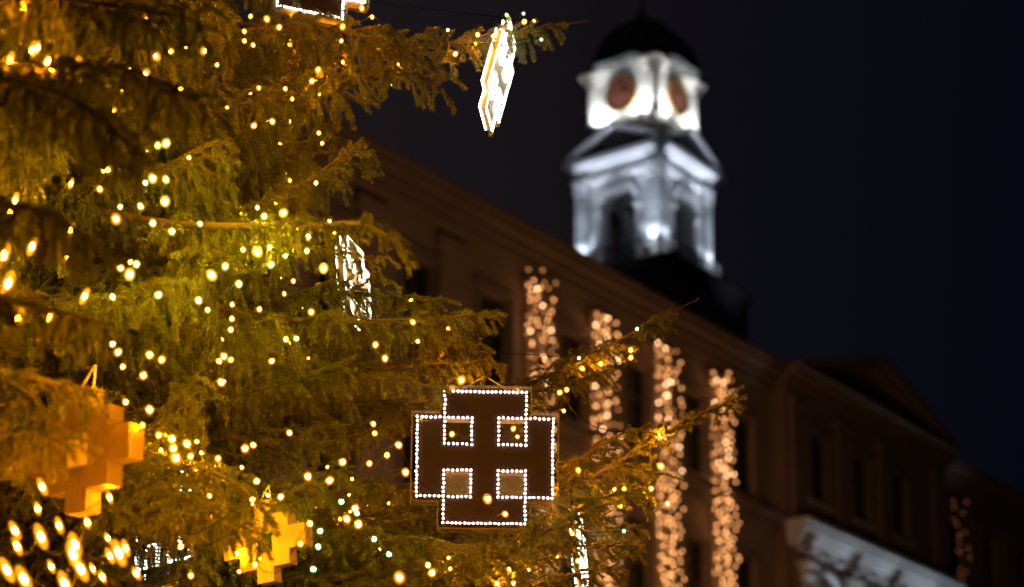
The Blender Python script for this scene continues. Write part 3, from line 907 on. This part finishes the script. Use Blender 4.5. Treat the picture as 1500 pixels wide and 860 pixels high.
hero([(-150, 700, 10.3), (400, 850, 9.9), (640, 850, 9.8), (780, 790, 9.75), (870, 735, 9.8), (950, 715, 9.9)], s0=.5, sec_len=.50, hang=.6, hl=.26, seed=30)
hero([(-150, 640, 10.3), (400, 780, 10.4), (680, 740, 10.4), (820, 690, 10.3), (900, 640, 10.3), (955, 625, 10.3)], s0=.55, sec_len=.45, hang=.7, hl=.28, seed=31)
hero([(-150, 440, 10.3), (300, 500, 9.8), (500, 545, 9.7), (600, 560, 9.7), (665, 575, 9.7)], s0=.5, sec_len=.36, hang=.9, hl=.20, seed=32)
hero([(-150, 480, 10.3), (400, 590, 10.6), (650, 600, 11.0), (800, 570, 11.1), (900, 540, 11.2)], s0=.5, sec_len=.40, hang=.8, hl=.26, seed=33)
hero([(-150, 280, 10.3), (300, 430, 10.0), (520, 430, 10.0), (640, 455, 10.0), (700, 480, 10.0)], s0=.35, sec_len=.55, hang=1.0, hl=.36, seed=34)

hero([(-420, 180, 9.6), (-200, 120, 7.6), (0, 120, 6.5), (110, 150, 6.1), (210, 230, 5.95)], s0=.25, sec_len=.45, hang=1.5, hl=.42, seed=40)
hero([(-420, 400, 9.6), (-200, 330, 7.6), (-40, 300, 6.4), (60, 310, 6.0), (140, 360, 5.9)], s0=.3, sec_len=.38, hang=1.5, hl=.34, seed=41)
hero([(-420, 640, 9.6), (-240, 560, 7.8), (-100, 540, 6.9), (10, 560, 6.6), (60, 600, 6.5)], s0=.3, sec_len=.35, hang=1.3, hl=.32, seed=42)

hero([(-300, 600, 10.0), (-60, 640, 8.2), (60, 640, 7.0), (100, 660, 6.9)], s0=.45, sec_len=.30, hang=1.2, hl=.26, seed=50)
hero([(-150, 700, 10.0), (150, 740, 8.9), (300, 760, 8.3), (395, 800, 8.1)], s0=.5, sec_len=.34, hang=.9, hl=.22, seed=51)

# rest of the crown (above, below and behind): one mass
parts = []
lod = []
for i in range(3):
    rr_ = random.Random(300+i)
    lod.append(branch_geo(gen_path(rr_), s0=.2, sec_len=.95, hang=1.1, hl=.42, needle_d=200, seed=70+i, nw=.006, nl=.024, tert_gap=.09, drop_gap=.09, side_gap=.28))
r = random.Random(5)
def place(geo, loc, rot, sc):
    Mx = Matrix.LocRotScale(Vector(loc), rot.to_quaternion() if hasattr(rot, 'to_quaternion') else rot, Vector((sc, sc, sc)))
    A = np.array(Mx)[:3, :3]; T = np.array(Mx)[:3, 3]
    st, V = geo
    return [(p@A.T+T, q*sc) for p, q in st], (V.reshape(-1, 3)@A.T+T).reshape(-1, 4, 3)
from mathutils import Euler
for i in range(150):
    zt = 1.6 + 12.6*((i*.7548776662) % 1.0)**1.25
    az_ = 360*((i*.61803398875) % 1.0)
    if 3.0 < zt < 7.6 and (az_-248) % 360 < 168 and i % 3 == 1: continue
    R_ = body_R(zt)*r.uniform(.75, .95)
    if 3.0 < zt < 7.6: R_ *= .88
    parts.append(place(lod[i % 3], (0, 0, zt+.15*R_), Euler((0, math.radians(r.uniform(-6, 6)), math.radians(az_))), R_/3))
tag(link('crown', pack('crown', parts), tree), kind='stuff')

# ------------------------------------------------------------------ cross-shaped light ornaments
U = .1325            # cell of the 5 x 5 grid
def cross_outline(g=0.0):
    c = [(1, 0), (4, 0), (4, 1), (5, 1), (5, 4), (4, 4), (4, 5), (1, 5), (1, 4), (0, 4), (0, 1), (1, 1)]
    out_ = []
    for x, z in c:
        X, Z = (x-2.5)*U, (z-2.5)*U
        X += g*(1 if x > 2.5 else -1); Z += g*(1 if z > 2.5 else -1)
        out_.append((X, Z))
    return out_
HOLES = [(1, 1), (3, 1), (1, 3), (3, 3)]
def cross_sheet(y0, y1, holes=True):
    b = MB()
    for i in range(5):
        for j in range(5):
            if (i in (0, 4) and j in (0, 4)) or (holes and (i, j) in HOLES): continue
            x0, x1, z0, z1 = (i-2.5)*U, (i-1.5)*U, (j-2.5)*U, (j-1.5)*U
            b.add([(x0, y0, z0), (x1, y0, z0), (x1, y0, z1), (x0, y0, z1)], [(0, 1, 2, 3)])
            b.add([(x0, y1, z0), (x1, y1, z0), (x1, y1, z1), (x0, y1, z1)], [(3, 2, 1, 0)])
    return b
led_r = .0052
led_mesh = bulb_mesh('led', led_r, L_LED, 1)
led_mesh_w = bulb_mesh('led', led_r*1.25, L_LEDW, 1)
def led_points(step=.0204):
    pts = []
    c = cross_outline(0)
    segs = [(c[i], c[(i+1) % 12]) for i in range(12)]
    for i, j in HOLES:
        x0, x1, z0, z1 = (i-2.5)*U, (i-1.5)*U, (j-2.5)*U, (j-1.5)*U
        segs += [((x0, z0), (x1, z0)), ((x1, z0), (x1, z1)), ((x1, z1), (x0, z1)), ((x0, z1), (x0, z0))]
    for a, b in segs:
        L = math.hypot(b[0]-a[0], b[1]-a[1]); n = round(L/step)
        for k in range(n): pts.append((a[0]+(b[0]-a[0])*k/n, a[1]+(b[1]-a[1])*k/n))
    return pts
rl = random.Random(9)
def ornament(center, rot, label, scale=1.0, bright=False, lit=True, depth=.085, cord=.5, both=False, back_front=False):
    t = empty('cross_ornament', center)
    t.rotation_euler = rot; t.scale = (scale,)*3
    tag(t, label, 'ornament', 'cross shaped light ornaments in the tree')
    D_ = depth
    b = cross_sheet(-D_/2, -D_/2+.004)
    b.build('front_panel', M_GLARE if both else M_PANEL, t)
    b = cross_sheet(D_/2-.006, D_/2)
    b.build('back_panel', M_GLARE if both else M_PLY, t)
    # side walls of the box, a hand's breadth deep
    b = MB(); c = cross_outline(0); w = cross_outline(-.006)
    for i in range(12):
        j = (i+1) % 12
        P = [(c[i][0], -D_/2, c[i][1]), (c[j][0], -D_/2, c[j][1]), (c[j][0], D_/2, c[j][1]), (c[i][0], D_/2, c[i][1]),
             (w[i][0], -D_/2+.005, w[i][1]), (w[j][0], -D_/2+.005, w[j][1]), (w[j][0], D_/2-.007, w[j][1]), (w[i][0], D_/2-.007, w[i][1])]
        b.add(P, [(0, 1, 2, 3), (4, 7, 6, 5), (0, 4, 5, 1), (3, 2, 6, 7)])
    b.build('side_wall', M_GLARE if bright else M_SIDE, t)
    for i, j in HOLES:
        x0, x1, z0, z1 = (i-2.5)*U, (i-1.5)*U, (j-2.5)*U, (j-1.5)*U
        b = MB()
        y0, y1 = -D_/2+.002, D_/2-.001
        b.add([(x0, y0, z0), (x1, y0, z0), (x1, y0, z1), (x0, y0, z1), (x0, y1, z0), (x1, y1, z0), (x1, y1, z1), (x0, y1, z1)],
              [(0, 4, 5, 1), (1, 5, 6, 2), (2, 6, 7, 3), (3, 7, 4, 0)])
        hw_ = b.build('hole_lining', M_RIM, t)
        if j == 1 and lit:
            b = MB(); b.box(x0+.002, x1-.002, -D_/2+.010, -D_/2+.013, z0+.002, z1-.002); b.build('pane', M_PANE, hw_)
    if lit:
        # thin rim standing proud round the lights
        b = MB(); o1 = cross_outline(.030); o2 = cross_outline(.024)
        for i in range(12):
            j = (i+1) % 12
            P = [(o1[i][0], -D_/2-.012, o1[i][1]), (o1[j][0], -D_/2-.012, o1[j][1]), (o1[j][0], D_/2-.02, o1[j][1]), (o1[i][0], D_/2-.02, o1[i][1]),
                 (o2[i][0], -D_/2-.012, o2[i][1]), (o2[j][0], -D_/2-.012, o2[j][1]), (o2[j][0], D_/2-.02, o2[j][1]), (o2[i][0], D_/2-.02, o2[i][1])]
            b.add(P, [(0, 1, 2, 3), (4, 7, 6, 5), (0, 4, 5, 1), (3, 2, 6, 7)])
        b.build('rim', M_RIMC, t)
        pts = led_points()
        st = MB(); lm = led_mesh_w if bright else led_mesh
        wire = MB()
        wire.tube([(x, -D_/2-.004, z) for x, z in cross_outline(0)+[cross_outline(0)[0]]], .0022, 4)
        wire.build('cable', M_WIREW, t)
        ordered = pts[:]
        k = 0
        for x, z in ordered:
            x += rl.gauss(0, .0012); z += rl.gauss(0, .0012)
            if k < 100:
                o = link('led', lm, t); o.location = (x, -D_/2-.008, z)
            else:
                bm = ico(led_r*(1.25 if bright else 1), 1)
                st.add([v.co+Vector((x, -D_/2-.008, z)) for v in bm.verts], [[v.index for v in f.verts] for f in bm.faces]); bm.free()
            if both:
                bm = ico(led_r*1.25, 1)
                st.add([v.co+Vector((x, D_/2+.008, z)) for v in bm.verts], [[v.index for v in f.verts] for f in bm.faces]); bm.free()
            k += 1
        tag(st.build('leds', L_LEDW if bright else L_LED, t), kind='stuff')
    Rm = Euler(rot).to_matrix().inverted()
    b = MB()
    for sx in (-1, 1):
        top = Rm @ Vector((sx*.02, .05, .33+cord))
        b.tube([(sx*1.2*U, 0, 2.5*U), tuple(top)], .003, 4)
    b.build('hanging_cord', M_CORD, t)
    return t

R_ = math.radians
ornament(at(710, 674, 9.9), (R_(0), R_(.6), R_(1.5)), 'large dark glossy cross panel outlined in white LEDs, facing the viewer with four square openings', .99, cord=.10)
ornament(at(729, 112, 10.4), (R_(15), R_(0), R_(84)), 'bright white LED cross seen edge-on, hanging alone below the top branch tip', .72, bright=True, both=True, cord=.05, depth=.035)
ornament(at(518, 415, 10.3), (R_(-4), R_(0), R_(76)), 'white LED cross turned sideways, half hidden in needles left of the wall', .62, bright=True, both=True, depth=.05, cord=.1)
ornament(at(455, -52, 10.0), (R_(0), R_(2), R_(20)), 'white LED cross cut off by the top edge of the picture', .85, bright=True, cord=.1)
ornament(at(250, 780, 9.85), (R_(0), R_(3), R_(-52)), 'pinkish white LED cross glimmering behind needles between two plywood crosses', .8, bright=True, cord=.1)
ornament(at(848, 812, 10.45), (R_(-4), R_(0), R_(82)), 'narrow white LED cross nearly edge-on under the right branches at the bottom', .62, bright=True, both=True, depth=.04, cord=.1)

def plain_cross(center, rot, scale, label, ply, pane=True):
    """stepped plywood box with one square opening; units are hundredths of a metre before scaling"""
    t = empty('cross_ornament', center)
    t.rotation_euler = rot; t.scale = (scale,)*3
    tag(t, label, 'ornament', 'plain plywood cross ornaments in the tree')
    xs = [-.35, -.21, -.07, .07, .21, .35]; zs = [-.29, -.185, -.08, .08, .185, .29]
    inside = lambda i, j: 0 <= i < 5 and 0 <= j < 5 and (abs(i-2)+abs(j-2) <= 2) and (i, j) != (2, 2)
    D_ = .045
    f = MB(); bk_ = MB(); sw = MB(); ln = MB()
    for i in range(5):
        for j in range(5):
            x0, x1, z0, z1 = xs[i], xs[i+1], zs[j], zs[j+1]
            if not inside(i, j): continue
            f.box(x0, x1, -D_, -D_+.008, z0, z1) if False else f.add([(x0, -D_, z0), (x1, -D_, z0), (x1, -D_, z1), (x0, -D_, z1)], [(0, 1, 2, 3)])
            bk_.add([(x0, D_, z0), (x1, D_, z0), (x1, D_, z1), (x0, D_, z1)], [(3, 2, 1, 0)])
            for di, dj, a, b_ in ((-1, 0, (x0, z0), (x0, z1)), (1, 0, (x1, z1), (x1, z0)), (0, -1, (x1, z0), (x0, z0)), (0, 1, (x0, z1), (x1, z1))):
                if not inside(i+di, j+dj):
                    tgt = ln if (i+di, j+dj) == (2, 2) else sw
                    tgt.add([(a[0], -D_, a[1]), (b_[0], -D_, b_[1]), (b_[0], D_, b_[1]), (a[0], D_, a[1])], [(0, 1, 2, 3)])
    f.build('front_panel', ply, t); bk_.build('back_panel', ply, t); sw.build('side_wall', ply, t)
    l_ = ln.build('hole_lining', M_PLY, t)
    p = MB(); p.box(-.068, .068, -D_+.012, -D_+.018, -.078, .078); (p.build('pane', M_PANE_LIT, l_) if pane else None)
    b = MB(); b.box(-.0715, -.0700, -D_-.001, -D_-.0002, -.288, -.08); b.build('panel_joint', M_TWIG, t)
    b = MB(); b.tube([(-.05, 0, .29), (0, .05, .42)], .003, 4); b.tube([(.05, 0, .29), (0, .05, .42)], .003, 4)
    b.build('hanging_cord', M_CORD, t)
plain_cross(at(124, 662, 7.5), (R_(2), R_(2), R_(-38)), .80, 'plain plywood cross, the larger and darker orange one at the far left', M_PLY2)
plain_cross(at(392, 795, 8.9), (R_(3), R_(-3), R_(-30)), .62, 'pale yellow plywood cross low in the branches, left of the big lit cross', M_PLY, False)

# ------------------------------------------------------------------ fairy lights in the tree
BIG, MED, SML = 2, 1, 0
B = """215 27 2|35 12 1|47 74 1|55 70 0|14 89 1|13 121 1|70 90 1|76 104 0|75 120 0|94 115 2|52 140 1|228 82 2|250 76 1|191 101 1|213 108 2|300 75 2|180 132 2|166 162 1|163 204 2|265 131 1
372 184 1|399 178 1|333 158 0|318 95 0|358 46 0|367 24 0|391 28 1|409 40 1|358 60 0|371 66 0|466 102 1|457 119 1|379 129 0|418 130 0|428 145 0|467 195 0|472 210 0|216 219 1|231 213 1|244 210 2|158 249 2|146 277 1|151 251 0
213 268 0|224 261 2|243 263 1|242 295 2|206 302 1|170 321 2|176 303 0|104 269 0|224 327 1|252 339 1|22 294 1|15 310 0|104 337 1|97 376 0|47 361 1|12 415 2|5 375 2|277 231 0|293 328 0|377 369 2|415 312 2|387 317 1|415 330 0|377 304 0
452 346 2|449 368 1|474 393 2|397 388 1|395 362 0|356 366 0|330 390 1|310 403 2|350 416 1|177 393 1|190 402 2|200 387 1|191 384 0|418 375 0|483 325 0|490 341 0|463 268 0|124 434 1|24 470 2|72 466 1|232 432 1|165 435 0
291 440 1|340 467 0|338 483 0|380 453 0|340 446 0|304 454 0|165 504 0|173 516 1|219 520 1|237 527 1|210 550 1|180 537 0|184 589 0|219 600 1|209 623 0|274 650 1|328 522 1|321 529 0|338 527 0|398 529 0|324 560 1|419 497 0|434 496 0|456 457 1
252 643 1|254 657 1|258 671 2|359 657 1|371 652 0|424 634 0|376 705 0|451 698 1|483 704 1|411 728 0|454 767 0|60 786 2|22 777 1|25 800 1|10 835 2|110 798 2|107 812 2|118 833 2|174 810 2|35 848 2|95 855 2|62 713 1|87 770 1
602 441 2|605 472 1|646 500 2|656 482 1|612 500 0|550 505 1|564 525 1|676 557 2|547 621 0|549 635 0|584 652 1|567 667 0|541 679 0|594 692 1|502 677 1|520 745 1|508 760 1|525 768 1|585 846 2|660 833 1|633 839 1|627 828 0|657 817 0|746 833 2|816 815 1|728 855 1|775 834 0
820 575 1|830 571 1|826 602 0|853 540 1|880 533 1|847 689 1|852 746 2|838 782 1|966 638 2|968 683 2|954 716 1|978 738 1|914 716 1|909 741 1|900 717 0|924 513 1|924 524 1|768 32 1|782 31 0|722 53 0|700 51 1|697 64 0|667 79 1|502 39 1|500 60 0|583 94 0|560 58 0|545 25 0|530 12 1|714 731 2|805 709 2|740 753 1|662 636 1|752 628 1|758 640 0|75 830 0|150 845 0|200 840 0|55 745 0|128 765 0"""
G = "742 22|767 20|793 58|656 44|574 123|848 524|933 482|914 778|469 778|466 801|459 834|716 730|500 735|523 752|548 790|570 812"
def front_Z(px, py):
    """horizontal distance at which the ray meets the crown's outer surface"""
    d = ray(px, py)
    Y = 5.0
    while Y < 10.4:
        p = CAM+d*(Y/d.y)
        R_c = body_R(p.z)*.97
        if math.hypot(p.x-TX, p.y-TY) < R_c: return Y
        Y += .03
    return 10.2
rb = random.Random(77)
bulbs = []           # (pos, size, kind)
for row in B.replace('\n', '|').split('|'):
    x, y, s = map(int, row.split())
    Z = front_Z(x, y) + rb.uniform(-.14, .16)
    if x < 130 and y < 130 or (x < 60 and y > 350 and y < 500): Z = min(Z, 6.9)
    if x < 200 and y > 760: Z = 6.9 + rb.uniform(-.2, .3)
    if x > 640 and y > 640: Z = 9.75
    if y in (731, 709, 753): Z = 9.3  # added bulbs standing in for reflections in the cross panel
    if y in (636, 628, 640) and x > 650: Z = 10.3
    if x > 780: Z = 10.0 if y > 560 else 11.35
    yel = math.exp(-(((x-360)/130)**2+((y-360)/90)**2))
    kd = 'y' if (rb.random() < yel*1.4 or (170 < x < 260 and 200 < y < 300 and rb.random() < .6)) else ('a' if rb.random() < .55 else 'w')
    if x < 200 and y > 700: kd = 'a'
    if (170 < x < 265 and 190 < y < 350) or (290 < x < 500 and 295 < y < 430): kd = 'y'
    bulbs.append((at(x, y, Z), s, kd))
for row in G.split('|'):
    x, y = map(int, row.split())
    Z = 11.3 if (x > 840 and y < 560) else min(front_Z(x, y)-.05, 10.1)
    if x > 640 and y < 130: Z = 10.2
    bulbs.append((at(x, y, Z), 0, 'g'))
# further ones deeper in the crown, which light the inner needles
for c_ in range(78):
    a0 = R_(rb.uniform(-112, 45)); z0 = 3.2 + 3.9*rb.random()**1.35; q0 = body_R(z0)*rb.uniform(.60, .95)
    if a0 > R_(-44) and 3.7 < z0 < 5.0: q0 = min(q0, 2.5)
    cc = Vector((TX+q0*math.cos(a0), TY+q0*math.sin(a0), z0))
    fx, fy = project(cc)
    if fx < 360 and 40 < fy < 460: continue
    kk = rb.choices(('a', 'w', 'y', 'g'), (6, 3, 1.6, .6))[0]
    for q_ in range(rb.choice((3, 4, 6, 8))):
        p = cc + Vector((rb.gauss(0, .13), rb.gauss(0, .13), rb.gauss(0, .11)))
        if (p-cc).length > .3: continue
        if a0 > R_(-44) and 3.7 < p.z < 5.0 and math.hypot(p.x-TX, p.y-TY) > 2.7: continue
        bulbs.append((p, rb.choice((0, 0, 1)), kk))

RAD = {0: .0036, 1: .0050, 2: .0070}
MK = {'a': L_AMBER, 'w': L_WARM, 'y': L_YELLOW, 'g': L_GREEN}
bm_cache = {}
def halo_mat(name, color, strength):  # glow shell added round each bulb to imitate bloom, fading toward its edge
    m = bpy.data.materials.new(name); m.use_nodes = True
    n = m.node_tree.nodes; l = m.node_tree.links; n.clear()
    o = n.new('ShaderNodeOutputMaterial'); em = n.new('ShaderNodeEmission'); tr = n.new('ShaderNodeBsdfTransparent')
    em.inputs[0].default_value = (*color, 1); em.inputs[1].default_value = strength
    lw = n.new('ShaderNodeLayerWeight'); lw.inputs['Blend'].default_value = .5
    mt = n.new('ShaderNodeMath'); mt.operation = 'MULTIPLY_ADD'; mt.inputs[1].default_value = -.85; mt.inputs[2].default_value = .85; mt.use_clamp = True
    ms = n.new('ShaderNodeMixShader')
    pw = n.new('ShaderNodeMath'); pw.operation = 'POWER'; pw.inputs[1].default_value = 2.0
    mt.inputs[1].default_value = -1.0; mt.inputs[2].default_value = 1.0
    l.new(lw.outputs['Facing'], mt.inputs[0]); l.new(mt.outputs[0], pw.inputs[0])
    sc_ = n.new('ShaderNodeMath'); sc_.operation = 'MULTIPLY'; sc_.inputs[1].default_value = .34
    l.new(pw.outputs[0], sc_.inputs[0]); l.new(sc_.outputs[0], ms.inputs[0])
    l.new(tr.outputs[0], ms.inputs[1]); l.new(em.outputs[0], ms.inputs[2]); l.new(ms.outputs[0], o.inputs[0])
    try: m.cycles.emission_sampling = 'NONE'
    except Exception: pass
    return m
HALOS = {'a': halo_mat('amber_bulb_halo', (1.0, .30, .010), 4.5), 'w': halo_mat('warm_bulb_halo', (1.0, .36, .015), 4.5),
        'y': halo_mat('yellow_bulb_halo', (1.0, .66, .06), 4), 'g': halo_mat('green_bulb_halo', (.30, 1.0, .25), 1.5)}
def bulb_of(s, k):
    if (s, k) not in bm_cache:
        bm = bmesh.new()
        bmesh.ops.create_icosphere(bm, subdivisions=2, radius=RAD[s])
        nf = len(bm.faces)
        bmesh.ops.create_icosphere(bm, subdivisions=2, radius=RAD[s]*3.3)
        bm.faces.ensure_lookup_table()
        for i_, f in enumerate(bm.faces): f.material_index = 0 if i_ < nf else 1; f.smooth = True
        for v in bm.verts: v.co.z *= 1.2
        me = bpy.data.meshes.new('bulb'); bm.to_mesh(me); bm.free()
        me.materials.append(MK[k]); me.materials.append(HALOS[k])
        bm_cache[(s, k)] = me
    return bm_cache[(s, k)]
# chain them into strings by height band, walking round the tree
bulbs.sort(key=lambda b: b[0].z)
n_str = 12
per = math.ceil(len(bulbs)/n_str)
where = ['lowest string of amber fairy lights, wound through the branches at the bottom edge',
         'string of warm fairy lights level with the underside of the plywood crosses',
         'string of warm fairy lights level with the foot of the large lit cross',
         'string of warm fairy lights level with the middle of the large lit cross',
         'string of warm fairy lights level with the top of the large lit cross',
         'string of warm fairy lights passing just above the large lit cross',
         'string of yellow and amber fairy lights level with the half hidden white cross',
         'string of yellow fairy lights just below the middle of the tree face',
         'string of yellowish fairy lights level with the belfry of the tower',
         'string of warm fairy lights level with the foot of the hanging edge-on cross',
         'string of warm fairy lights along the long top right branch',
         'topmost string of warm fairy lights, at the upper edge of the picture']
for i in range(n_str):
    grp = bulbs[i*per:(i+1)*per]
    if not grp: continue
    # nearest neighbour walk
    left = grp[:]; left.sort(key=lambda b: math.atan2(b[0].y-TY, b[0].x-TX)); chain = [left.pop(0)]
    while left:
        j = min(range(len(left)), key=lambda q: (left[q][0]-chain[-1][0]).length)
        chain.append(left.pop(j))
    base = grp[0][0].copy()
    t = empty('fairy_lights', base)
    tag(t, where[i], 'fairy lights', 'strings of fairy lights wound round the tree')
    w = MB()
    for a, b in zip(chain[:-1], chain[1:]):
        if (a[0]-b[0]).length > 1.0:
            c1, c2 = [Vector((TX, TY, p.z)) + (Vector((p.x, p.y, 0))-Vector((TX, TY, 0))).normalized()*.6 - base for p in (a[0], b[0])]
            w.tube([a[0]-base, (a[0]-base).lerp(c1, .5)+Vector((0, 0, -.05)), c1, c2, (b[0]-base).lerp(c2, .5)+Vector((0, 0, -.05)), b[0]-base], .0019, 4)
            continue
        pa, pb = a[0]-base, b[0]-base
        d = (pb-pa).length
        ax = Vector((TX, TY, 0))
        mid = (pa+pb)/2
        inward = (ax-(mid+base)); inward.z = 0; inward.normalize()
        n = max(3, int(d/.08))
        pts = []
        for q in range(n+1):
            u = q/n
            sag = math.sin(PI*u)
            pts.append(pa.lerp(pb, u)+inward*sag*(.03+d*.10)+Vector((0, 0, -sag*min(.05+.04*d, .12)))+Vector((0, 0, .012)))
        w.tube(pts, .0019, 4)
    for p, s, k in chain:
        q = p-base; rr = RAD[s]
        w.lathe([(rr*.55, rr*.9), (rr*.62, rr*1.2), (rr*.5, rr*2.6), (.0019, rr*2.8)], 6, 0, 0, Matrix.Translation(q))
    w.build('cable', M_WIRE, t)
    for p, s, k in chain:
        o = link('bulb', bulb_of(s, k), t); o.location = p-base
        o.rotation_euler = (rb.uniform(-.6, .6), rb.uniform(-.6, .6), 0)
        ppx, ppy = project(p)
        if p.y < 7.9 and k != 'g' and (ppx < 200 and (ppx < 130 or ppy > 700)):      # bulbs on the nearest boughs, stretched to imitate lens-blur shapes
            o.scale = (.95, .95, 1.9); o.rotation_euler = (rb.uniform(-.2, .2), (-.42 if ppy > 600 else .35)+rb.uniform(-.12, .12), 0)
